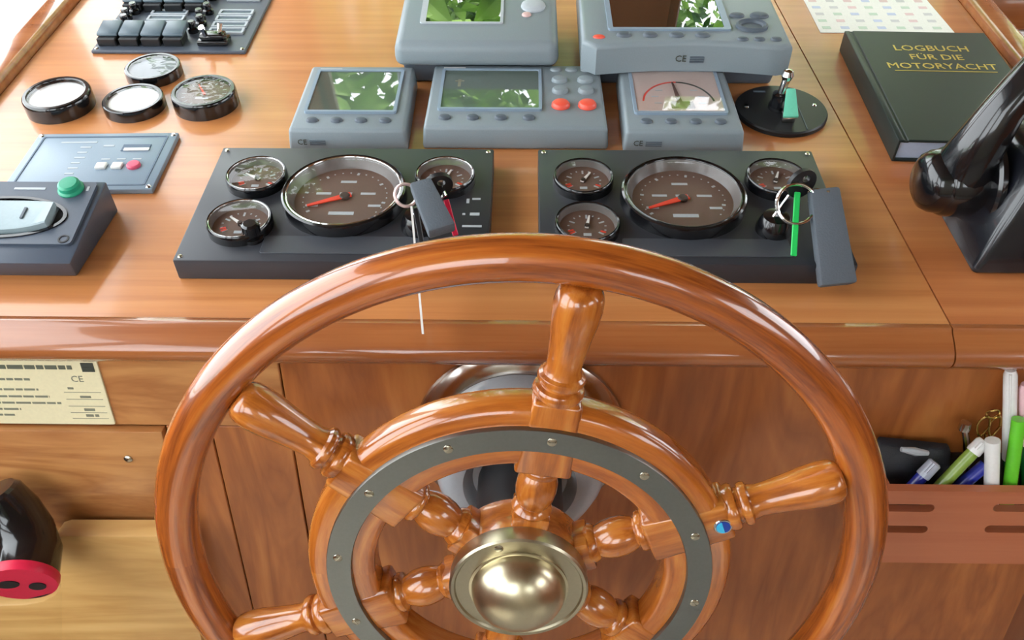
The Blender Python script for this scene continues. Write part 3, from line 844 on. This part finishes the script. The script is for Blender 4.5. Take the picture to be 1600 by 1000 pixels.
for i, x in enumerate((.011, .0255, .0405)):
    b = bm_new()
    if i < 2: box(b, x-.0048, x+.0048, -.0150, -.0060, .005, .0080, .001, 2)
    else: lathe(b, [(.0062, .005), (.0062, .0075), (.0052, .0086), (0, .009)], 24, Tr(x, -.0100, 0))
    obj('button', b, M_WHITE if i < 2 else mat('rose_red_button', (214, 84, 112), .4), t, None if i < 2 else 'rose red round button')
for x in (-.063, .063):
    for y in (-.042, .042):
        b = bm_new(); lathe(b, [(0, .0068), (.0018, .0066), (.0026, .0055)], 12, Tr(x, y, 0)); obj('screw', b, M_CHROME, t)

# slate control box with rocker paddle
BH = .034
t = thing('thruster_control', 'slate grey control box with green button and big grey rocker paddle', 'control box', on_top(-.4050, .0835, math.radians(0)))
x0, x1, y0, y1 = -.075, .0620, -.0480, .0440
b = bm_new()
hexa(b, ((x0, y0+.010, 0), (x1-.006, y0+.010, 0), (x1-.002, y1+.004, 0), (x0, y1+.004, 0)), ((x0, y0, BH-.012), (x1, y0, BH-.012), (x1, y1, BH), (x0, y1, BH)), .0018, 2)
obj('case', b, M_BOX, t)
sl = math.degrees(math.atan2(.012, y1-y0))
TM = Tr(0, y0, BH-.012) @ Rx(sl)
L_ = (y1-y0)/math.cos(math.radians(sl))
b = bm_new(); plate_holes(b, rrect(x0+.003, x1-.005, .018, L_-.004, .004), [oval(-.0070, .047, .0520, .0235, 40)], -.001, .0028, TM); obj('face_plate', b, M_BOX, t)
b = bm_new(); plate_holes(b, oval(-.0070, .047, .0520, .0235, 40), [oval(-.0070, .047, .0490, .0208, 40)], -.001, .0040, TM); obj('recess_rim', b, M_BLACK, t)
b = bm_new(); prism(b, oval(-.0070, .047, .0490, .0208, 40), -.0008, .0004, 0, 1, TM); obj('recess', b, M_BLACKM, t)
b = bm_new()
pad = []
n = 14
tt = bm_new()
rows = []
for i in range(n+1):
    s_ = -1+2*i/n
    x = -.0070+.0405*s_
    hw = .0165*math.sqrt(max(.28, 1-(s_*.72)**2))
    zz = .0065+.0035*s_*s_
    rows.append([tt.verts.new((x, .047+hw*k_, z_)) for k_, z_ in ((-1, .0004), (-1, zz-.001), (-.9, zz), (.9, zz), (1, zz-.001), (1, .0004))])
for a_, b_ in zip(rows[:-1], rows[1:]):
    for k in range(5):
        tt.faces.new((a_[k], b_[k], b_[k+1], a_[k+1]))
tt.faces.new(rows[0]); tt.faces.new(rows[-1][::-1])
bmesh.ops.recalc_face_normals(tt, faces=tt.faces)
absorb(b, tt, TM)
obj('rocker_paddle', b, M_PADDLE, t)
b = bm_new()
for x in (-.030, .012):
    box(b, x-.001, x+.001, .041, .053, .0074, .0086, 0, 1, TM)
obj('paddle_mark', b, M_GREYD, t)
b = bm_new(); lathe(b, [(.0105, 0), (.0105, .004), (.0090, .0055), (.0088, .009), (.007, .0105), (0, .0108)], 28, TM @ Tr(.0375, .0800, 0)); obj('green_button', b, M_GREEN, t, 'round green push button')
b = bm_new(); box(b, -.010, .016, .0790, .0815, .0028, .0032, 0, 1, TM); box(b, .0505, .0525, .078, .083, .0028, .0032, 0, 1, TM); obj('panel_print', b, M_PALE, t)
b = bm_new(); lathe(b, [(.0045, .0028), (.0042, .0034), (.003, .0034), (.0028, .0005), (0, .0005)], 18, TM @ Tr(.050, .0235, 0)); obj('screw_hole', b, M_BLACKM, t)

# ================================================================== RIGHT OF THE CONSOLE
c_ = (TP(1150, 172, .005), TP(1292, 172, .005))
t = thing('key_switch', 'round black key switch plate with a chrome key post and turquoise tab', 'key switch', on_top(.2630, .2970))
b = bm_new(); lathe(b, [(0, 0), (.0440, 0), (.0450, .001), (.0450, .0045), (.0438, .0060), (0, .0062)], 64); obj('plate', b, M_BLACKM, t)
b = bm_new(); box(b, .0165, .0175, -.038, .038, .0060, .0066); box(b, -.022, -.010, .030, .033, .0062, .0065); obj('plate_print', b, M_GREYD, t)
b = bm_new(); lathe(b, [(.0105, .006), (.0105, .010), (.0085, .014), (.0085, .022), (.006, .0235), (0, .0235)], 28, Tr(-.003, .0, 0)); obj('lock_barrel', b, M_BLACK, t)
b = bm_new(); tube(b, [(-.003, 0, .022), (-.0025, .001, .030), (-.001, .002, .036)], [.0042, .0036, .0040], 12); t2 = bm_new(); lathe(t2, [(0, .0065), (.0045, .0045), (.0062, 0), (.0045, -.0045), (0, -.0065)], 16); absorb(b, t2, Tr(-.001, .002, .041)); obj('key_post', b, M_CHROME, t)
b = bm_new()
hexa(b, ((-.0065, -.030, .0125), (.0085, -.030, .0125), (.0085, -.002, .0270), (-.0005, -.002, .0270)), ((-.0065, -.031, .0155), (.0085, -.031, .0155), (.0085, -.003, .0300), (-.0005, -.003, .0300)), .0013, 2)
obj('turquoise_tab', b, M_TURQ, t)
b = bm_new(); box(b, -.006, .007, -.0290, -.0180, .006, .0150, .002, 2); obj('tab_hub', b, M_CHROME, t)
for x, y in ((-.034, .002), (.034, .006)):
    b = bm_new(); lathe(b, [(0, .0072), (.0016, .007), (.0024, .0060)], 12, Tr(x, y, 0)); obj('screw', b, M_CHROME, t)

# log book (A5 hardcover)
t = thing('log_book', 'dark green hardcover log book with gold lettering on the cover', 'book', on_top(.4265, .3190, math.radians(-1.6)))
BT = .0235
b = bm_new(); box(b, -.0735, .0745, -.1075, .1075, 0, .0028, .0008, 1); obj('back_cover', b, M_BOOK, t)
b = bm_new(); box(b, -.0665, .0745, -.1075, .1075, BT-.0028, BT, .0008, 1)
box(b, -.0748, -.0690, -.1075, .1075, BT-.0030, BT-.0002, .0010, 2); box(b, -.0700, -.0655, -.1075, .1075, BT-.0028, BT-.0012); obj('front_cover', b, M_BOOK, t)
b = bm_new(); box(b, -.0750, -.0722, -.1075, .1075, .0002, BT-.0003, .0012, 2); obj('spine', b, M_BOOK, t)
b = bm_new(); box(b, -.0722, .0715, -.1045, .1045, .0028, BT-.0028); obj('pages', b, M_PAGES, t)
for s_, y, z in (('LOGBUCH', .0690, .0165), ('FÜR DIE', .0500, .0155), ('MOTORYACHT', .0310, .0160)):
    text('cover_lettering', s_, z, M_GOLD, t, Tr(.006, y, BT+.0001), .0002, sx=1.0)
b = bm_new(); box(b, -.044, .058, .0205, .0215, BT-.0002, BT+.0003); obj('gold_rule', b, M_GOLD, t)

# card of printed flags lying behind the book
t = thing('printed_card', 'white printed card with rows of faint marks beyond the log book', 'card', on_top(.4180, .5500, math.radians(0)))
b = bm_new(); prism(b, [(-.0740, -.080), (.0780, -.080), (.0700, .090), (-.0740, .090)], .0002, .0008); obj('sheet', b, M_PAPER, t)
cols = [mat('faint_green_print', (198, 218, 196), .7), mat('faint_red_print', (224, 200, 196), .7), mat('faint_blue_print', (196, 208, 226), .7), mat('faint_grey_print', (206, 208, 204), .7)]
for r_ in range(9):
    for c in range(7):
        b = bm_new(); x = -.064+.021*c+random.uniform(-.001, .001); y = -.068+.0175*r_
        box(b, x-.0048, x+.0048, y-.0030, y+.0030, .0008, .0010); obj('printed_mark', b, cols[(r_*3+c*2+random.randint(0, 1)) % 4], t)

# throttle control
t = thing('throttle_control', 'black engine throttle control with a gloss lever on a faceted housing', 'throttle', on_top(.4300, .1150))
b = bm_new()
hexa(b, ((-.066, -.061, 0), (.080, -.061, 0), (.080, .070, 0), (-.066, .070, 0)), ((-.034, -.034, .085), (.075, -.034, .085), (.075, .050, .085), (-.034, .050, .085)), .006, 3)
obj('housing', b, mat('satin_navy_black', (22, 24, 30), .22, coat=.4), t)
b = bm_new()
DM = Tr(0, .012, .0400) @ Ry(90)
lathe(b, [(0, -.098), (.016, -.097), (.0225, -.093), (.0255, -.087), (.0265, -.080), (.0275, -.079), (.0290, -.075), (.0295, -.060), (.029, -.045), (.028, -.030), (0, -.030)], 48, DM)
obj('lever_drum', b, M_BLACK, t, 'gloss black drum at the foot of the lever')
b = bm_new(); lathe(b, [(0, -.052), (.040, -.052), (.0425, -.050), (.0425, -.046), (.040, -.044), (0, -.044)], 56, DM); obj('lever_flange', b, M_BLACK, t)
b = bm_new()
inv = on_top(.4300, .1150).inverted()
pl = [inv @ W3(1497, 283, .040), inv @ W3(1526, 232, .076), inv @ W3(1568, 172, .108), inv @ W3(1630, 100, .140), inv @ W3(1702, 28, .170)]
tube(b, pl, [.0270, .0205, .0160, .0148, .0150], 24)
e_ = pl[-1]
tube(b, [e_+Vector((-.034, 0, .006)), e_+Vector((-.022, 0, .008)), e_+Vector((0, 0, .010)), e_+Vector((.030, 0, .011)), e_+Vector((.045, 0, .011))], [.008, .016, .018, .016, .008], 20)
obj('lever', b, M_BLACK, t)

# ================================================================== KEYS
def key_parts(t, foot, head, side):
    b = bm_new()
    M = frame_between(foot, head, side)
    L_ = (head-foot).length
    box(b, -.0038, .0038, -.004, L_-.012, -.0011, .0011, .0004, 1, M)
    obj('key_blade', b, M_CHROME, t)
    b = bm_new(); plate_holes(b, oval(0, L_, .0115, .0125, 24), [oval(0, L_+.005, .0035, .003, 14)], -.002, .002, M); obj('key_head', b, M_BLACKM, t)
def split_ring(t, c, R, nrm, name='split_ring', m=None):
    b = bm_new()
    z = nrm.normalized(); x = z.orthogonal().normalized(); y = z.cross(x)
    ring_tube(b, R, .0013, 36, 8, Matrix(((x.x, y.x, z.x, c.x), (x.y, y.y, z.y, c.y), (x.z, y.z, z.z, c.z), (0, 0, 0, 1))))
    ring_tube(b, R, .0010, 36, 8, Matrix(((x.x, y.x, z.x, c.x+z.x*.002), (x.y, y.y, z.y, c.y+z.y*.002), (x.z, y.z, z.z, c.z+z.z*.002), (0, 0, 0, 1))))
    return obj(name, b, m or M_CHROME, t)
# right engine keys
footR = UV(.144+.066, .122-.036, PH+.013)
t = thing('key_bunch', 'engine key with bright green strap and charcoal foam float', 'keys', None, 'engine keys')
key_parts(t, footR, W3(1252, 286, .062), Vector((1, .3, 0)))
split_ring(t, W3(1244, 319, .052), .0155, CAM-W3(1244, 319, .052)+Vector((.25, 0, .1)))
p0, p1 = W3(1284, 296, .058), W3(1306, 446, .010)
b = bm_new()
M = frame_between(p0, p1, Vector((1, 0, 0)))
L_ = (p1-p0).length
hexa(b, ((-.0105, 0, -.006), (.0125, 0, -.006), (.0155, L_, -.006), (-.0130, L_, -.006)), ((-.0105, 0, .006), (.0125, 0, .006), (.0150, L_, .006), (-.0130, L_, .006)), .0025, 2, M)
obj('foam_float', b, M_FELT, t)
b = bm_new()
q0, q1 = W3(1246, 300, .056), W3(1240, 400, .026)
M = frame_between(q0, q1, Vector((1, 0, 0)))
box(b, -.0024, .0024, 0, (q1-q0).length, -.0008, .0008, .0006, 1, M)
obj('green_strap', b, M_LIME, t)
b = bm_new(); tube(b, [W3(1296, 300, .060), W3(1275, 296, .060), W3(1262, 300, .057)], .0012, 8); obj('loop', b, M_CHROME, t)
# left engine keys
footL = UV(-.143+.066, .122-.036, PH+.013)
t = thing('key_bunch', 'engine key with grey foam float, red strap and thin white card', 'keys', None, 'engine keys')
key_parts(t, footL, W3(684, 290, .062), Vector((1, .3, 0)))
split_ring(t, W3(634, 305, .064), .0085, CAM-W3(634, 305, .064)+Vector((.2, 0, .1)), m=mat('pale_rose_metal', (226, 200, 196), .25, .5))
b = bm_new()
p0, p1 = W3(657, 287, .072), W3(690, 362, .062)
M = frame_between(p0, p1, Vector((1, 0, 0)))
L_ = (p1-p0).length
hexa(b, ((-.0085, 0, -.005), (.0085, 0, -.005), (.0110, L_, -.005), (-.0100, L_, -.005)), ((-.0085, 0, .005), (.0085, 0, .005), (.0110, L_, .005), (-.0100, L_, .005)), .002, 2, M)
obj('foam_float', b, M_FELT, t)
b = bm_new(); tube(b, [W3(687, 286, .062), W3(694, 300, .060), W3(688, 312, .060), W3(697, 306, .062), W3(690, 290, .064)], .0010, 8); obj('chain', b, M_CHROME, t)
b = bm_new(); q0, q1 = W3(697, 312, .056), W3(712, 368, .040); M = frame_between(q0, q1, Vector((1, 0, 0))); box(b, -.0022, .0022, 0, (q1-q0).length, -.0008, .0008, .0005, 1, M); obj('red_strap', b, M_PINK, t)
b = bm_new(); q0, q1 = W3(649, 325, .060), W3(660, 385, .040); M = frame_between(q0, q1, Vector((1, 0, 0))); box(b, -.0020, .0020, 0, (q1-q0).length, -.0010, .0010, .0005, 1, M); obj('black_strap', b, M_BLACKM, t)
b = bm_new()
# thin card hanging edge-on over the front of the panel
a0, a1 = W3(641, 322, .068), FP(659, 522, -.046)
dirv = (a1-a0)
va, vb = (a0-CAM).normalized()*.009, (a1-CAM).normalized()*.018
hexa(b, (a0, a0+va, a1+vb, a1), tuple(p+Vector((.0016, 0, 0)) for p in (a0, a0+va, a1+vb, a1)))
bmesh.ops.recalc_face_normals(b, faces=b.faces)
obj('card', b, M_WHITE, t)

# ================================================================== FRONT FACE THINGS
# cream builder's plate
pr = FP(150, 558, .003); pb = FP(182, 662, .003)
t = thing('builders_plate', 'cream engraved data plate with grey lines of text on the front panel', 'plate', Tr(pb.x, .003, pb.z))
H_ = pr.z-pb.z
PM = Rx(90)
b = bm_new(); prism(b, rrect(-.125, 0, 0, H_, .002), 0, .0016, .0004, 1, PM); obj('plate', b, M_PLATE, t)
b = bm_new()
def bars(rows):
    for (x, y, ln, h) in rows:
        while ln > 0:
            k = min(ln, random.uniform(.006, .014))
            box(b, x, x+k-.0014, y-h, y+h, .0016, .0019, 0, 1, PM)
            x += k; ln -= k
bars([(-.118, H_-.009, .098, .0019)])
obj('heading_print', b, mat('mid_ink', (92, 96, 82), .6), t)
b = bm_new()
bars([(-.112, H_-.021, .055, .0010), (-.118, H_-.031, .065, .0009), (-.118, H_-.038, .072, .0009), (-.118, H_-.0445, .080, .0009), (-.118, H_-.051, .045, .0009), (-.118, H_-.057, .038, .0009),
      (-.030, H_-.0295, .006, .0009), (-.022, H_-.038, .010, .0010), (-.022, H_-.051, .010, .0012), (-.022, H_-.057, .012, .0012)])
for y in (.0315, .0385, .0455, .052, .058):
    box(b, -.034, -.004, H_-y-.0022, H_-y-.0018, .0016, .0018, 0, 1, PM)
obj('text_print', b, M_INK, t)
text('approval_mark', 'CE', .0085, M_INK, t, PM @ Tr(-.020, H_-.0205, .0017), .0001)
b = bm_new(); box(b, -.0135, -.0035, H_-.0130, H_-.0045, .0016, .0020, 0, 1, PM); box(b, -.0125, -.0045, H_-.0092, H_-.0084, .0019, .0022, 0, 1, PM); obj('emblem', b, M_INKD, t)

# black and red fitting in the locker cut-out
e1 = FP(34, 908, -.082)
e0 = e1+Vector((-.004, .025, .008))
t = thing('hand_torch', 'black hand torch with a crimson slotted end ring beside the maple locker board', 'torch', None)
b = bm_new()
tube(b, [e1+Vector((-.032, .046, .052)), e1+Vector((-.030, .0455, .047)), e1+Vector((-.020, .043, .031)), e1+Vector((-.011, .036, .017)), e0, e1+Vector((-.001, .008, .0015)), e1], [.018, .0215, .0225, .0235, .0248, .0258, .0262], 32)
obj('body', b, M_BLACK, t)
LM = frame_between(e0, e1, Vector((1, 0, 0))) @ Rx(-90)
L_ = (e1-e0).length
b = bm_new(); lathe(b, [(.0255, L_-.006), (.0275, L_-.005), (.0280, L_-.001), (.0268, L_+.003), (.0, L_+.0035)], 40, LM); r0 = obj('end_ring', b, M_PINK, t, 'crimson plastic end ring')
for dx, dy, rx in ((-.008, .004, .0085), (.011, -.005, .0065)):
    b = bm_new(); prism(b, oval(dx, dy, rx, .0060, 20), L_+.0010, L_+.0042, 0, 1, LM); obj('slot', b, M_BLACKM, r0)

# pen tray
TX0, TX1, TY = .291, .468, -.050
tzt, tzb = FP(1480, 768, TY).z, FP(1480, 880, TY).z
t = thing('pen_tray', 'cherry wood pen tray with slotted front fixed to the front panel', 'tray', Tr((TX0+TX1)/2, .003, tzb))
hw, ht = (TX1-TX0)/2, tzt-tzb
FM = Matrix(((1, 0, 0, 0), (0, 0, -1, TY-.003), (0, 1, 0, 0), (0, 0, 0, 1)))
holes = []
xm = (TX0+TX1)/2
for (px, py) in ((1421, 794), (1411, 827), (1591, 794), (1577, 827)):
    c = FP(px, py, TY)
    holes.append(rrect(c.x-xm-.0195, c.x-xm+.0195, c.z-tzb-.0040, c.z-tzb+.0040, .0038))
b = bm_new(); plate_holes(b, [(-hw, 0), (hw, 0), (hw, ht), (-hw, ht)], holes, -.008, 0, FM); obj('front_board', b, W_TRAY, t)
b = bm_new(); box(b, -hw, hw, TY+.005, -.001, 0, .006, 0); obj('bottom_board', b, W_TRAY, t)
for s_ in (-1, 1):
    b = bm_new(); box(b, s_*hw-(.007 if s_ > 0 else 0), s_*hw+(.007 if s_ < 0 else 0), TY+.0055, -.001, .006, ht, .0005, 1); obj('side_board', b, W_TRAY, t)
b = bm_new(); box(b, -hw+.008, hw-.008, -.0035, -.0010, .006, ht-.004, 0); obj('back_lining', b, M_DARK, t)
def stick(name, label, cat, p0, p1, r, m, cap=None, capm=None, tip=None, group='pens in the tray', flat=1):
    t = thing(name, label, cat, None, group)
    d = p1-p0
    b = bm_new()
    c = cap or 0
    pts = [p0+d*s_ for s_ in (0, .03, .5, 1-c, 1)] if not c else [p0+d*s_ for s_ in (0, .03, .5, 1-c)]
    rr = [r*.6, r, r, r, r*.7] if not c else [r*.6, r, r, r]
    tube(b, pts, rr, 14, None, True, flat); obj('barrel', b, m, t)
    if c:
        b = bm_new(); tube(b, [p0+d*s_ for s_ in (1-c-.02, 1-c, .97, 1)], [r*1.12, r*1.15, r*1.1, r*.8], 14, None, True, flat); obj('cap', b, capm, t)
        b = bm_new(); off = (CAM-p1).normalized()*r*1.2; tube(b, [p0+d*.97+off, p0+d*(1-c*.8)+off], r*.25, 8); obj('clip', b, capm, t)
    return t
zb = tzb+.012
def inside(px, py, Y): return FP(px, py, Y)
# tall pens at the right
stick('felt_pen', 'tall green felt pen with a long white cap standing in the pen tray', 'pen', FP(1575, 800, -.018), FP(1579, 578, -.012), .0046, M_PEN_D, .58, M_PEN_W)
stick('highlighter', 'bright green highlighter leaning forward in the pen tray', 'pen', FP(1572, 800, -.036), FP(1592, 655, -.026), .0052, M_PEN_L)
stick('felt_pen', 'pale pink capped green pen standing in the pen tray', 'pen', FP(1604, 800, -.022), FP(1604, 600, -.014), .0050, M_PEN_D, .42, M_PEN_P)
stick('marker', 'short white marker standing between the olive pen and green highlighter', 'pen', FP(1548, 800, -.038), FP(1551, 688, -.030), .0056, M_PEN_W)
stick('ballpoint_pen', 'olive green pen lying diagonally with its end up', 'pen', FP(1440, 790, -.036), FP(1538, 688, -.022), .0050, M_PEN_G, .16, M_PEN_W)
stick('ballpoint_pen', 'blue pen with a clear grey barrel end in the pen tray', 'pen', FP(1405, 782, -.034), FP(1462, 722, -.026), .0050, M_PEN_B, .34, M_PEN_C)
stick('ballpoint_pen', 'plain blue pen under the olive green pen', 'pen', FP(1470, 786, -.034), FP(1540, 726, -.026), .0052, M_PEN_B)
t = thing('pouch', 'black leather pouch with a pale label lying in the pen tray', 'pouch', None)
c0, c1, c2, c3 = FP(1360, 790, -.030), FP(1480, 790, -.030), FP(1488, 706, -.014), FP(1372, 694, -.010)
b = bm_new(); hexa(b, (c0, c1, c2, c3), tuple(p+Vector((0, .008, .004)) for p in (c0, c1, c2, c3)), .004, 3); obj('body', b, M_POUCH, t)
l0, l1 = FP(1408, 702, -.019), FP(1450, 708, -.019)
b = bm_new(); tube(b, [l0, (l0+l1)/2+Vector((0, -.0005, 0)), l1], [.002, .0035, .002], 10); obj('label', b, M_PALE, t)
t = thing('small_key', 'gold wire key clip standing up from the pen tray', 'key', None)
g0 = FP(1546, 662, -.012)
b = bm_new()
for dx, dz, rx, rz_ in ((0, .010, .005, .004), (-.004, -.002, .0045, .010), (.005, -.002, .0040, .010)):
    tube(b, [g0+Vector((dx+rx*math.cos(a*math.pi/8), .001*math.sin(a), dz+rz_*math.sin(a*math.pi/8))) for a in range(17)], .0009, 8)
tube(b, [g0+Vector((0, 0, -.010)), FP(1544, 720, -.016), FP(1542, 770, -.018)], .0012, 8)
obj('wire', b, mat('gold_wire', (196, 164, 96), .25, 1), t)
t = thing('screw_bolt', 'small steel bolt end standing in the pen tray beside the gold clip', 'bolt', None)
b = bm_new(); g1 = FP(1507, 668, -.012); tube(b, [FP(1512, 775, -.018), FP(1510, 690, -.013), g1], [.0028, .0028, .0024], 10); lathe(b, [(0, .006), (.0040, .005), (.0046, .001), (.0046, -.002), (0, -.002)], 12, Tr(*g1)); obj('shank', b, M_STEEL, t)

# ================================================================== TREES OUTSIDE
def tree(x, y, h, r, label, m, seed):
    rnd = random.Random(seed)
    t = thing('tree', label, 'tree', Tr(x, y, -2.0), 'trees on the bank')
    b = bm_new(); tube(b, [(0, 0, 0), (.05, 0, h*.35), (-.05, .05, h*.7)], [.16, .12, .05], 10); obj('trunk', b, M_BARK, t)
    vs, fs = [], []
    for i in range(5200):
        while True:
            p = Vector((rnd.uniform(-1, 1), rnd.uniform(-1, 1), rnd.uniform(-1, 1)))
            if .35 < p.length < 1: break
        k = 1+.25*math.sin(5*p.x+seed)*math.cos(4*p.z)
        c = Vector((p.x*r*k, p.y*r*k, h*.6+p.z*h*.42*k))
        n_ = Vector((rnd.gauss(0, 1), rnd.gauss(0, 1), rnd.gauss(.4, 1))).normalized()
        a_ = n_.orthogonal().normalized(); q_ = n_.cross(a_)
        s_ = rnd.uniform(.07, .16)
        j = len(vs)
        vs += [c-a_*s_, c-q_*s_*.5+n_*s_*.1, c+a_*s_, c+q_*s_*.5+n_*s_*.1]
        fs.append((j, j+1, j+2, j+3))
    me = bpy.data.meshes.new('crown'); me.from_pydata(vs, [], fs); me.materials.append(m)
    o = bpy.data.objects.new('crown', me); COL.objects.link(o); o.parent = t
tree(-1.0, 5.0, 9.0, 1.7, 'leafy green tree on the bank ahead of the boat', M_LEAF, 1)
tree(3.4, 5.6, 9.6, 1.8, 'tall yellow-green tree on the bank ahead of the boat', M_LEAF2, 2)
tree(1.2, 9.5, 12.0, 1.7, 'tallest leafy tree farther up the bank', M_LEAF, 3)
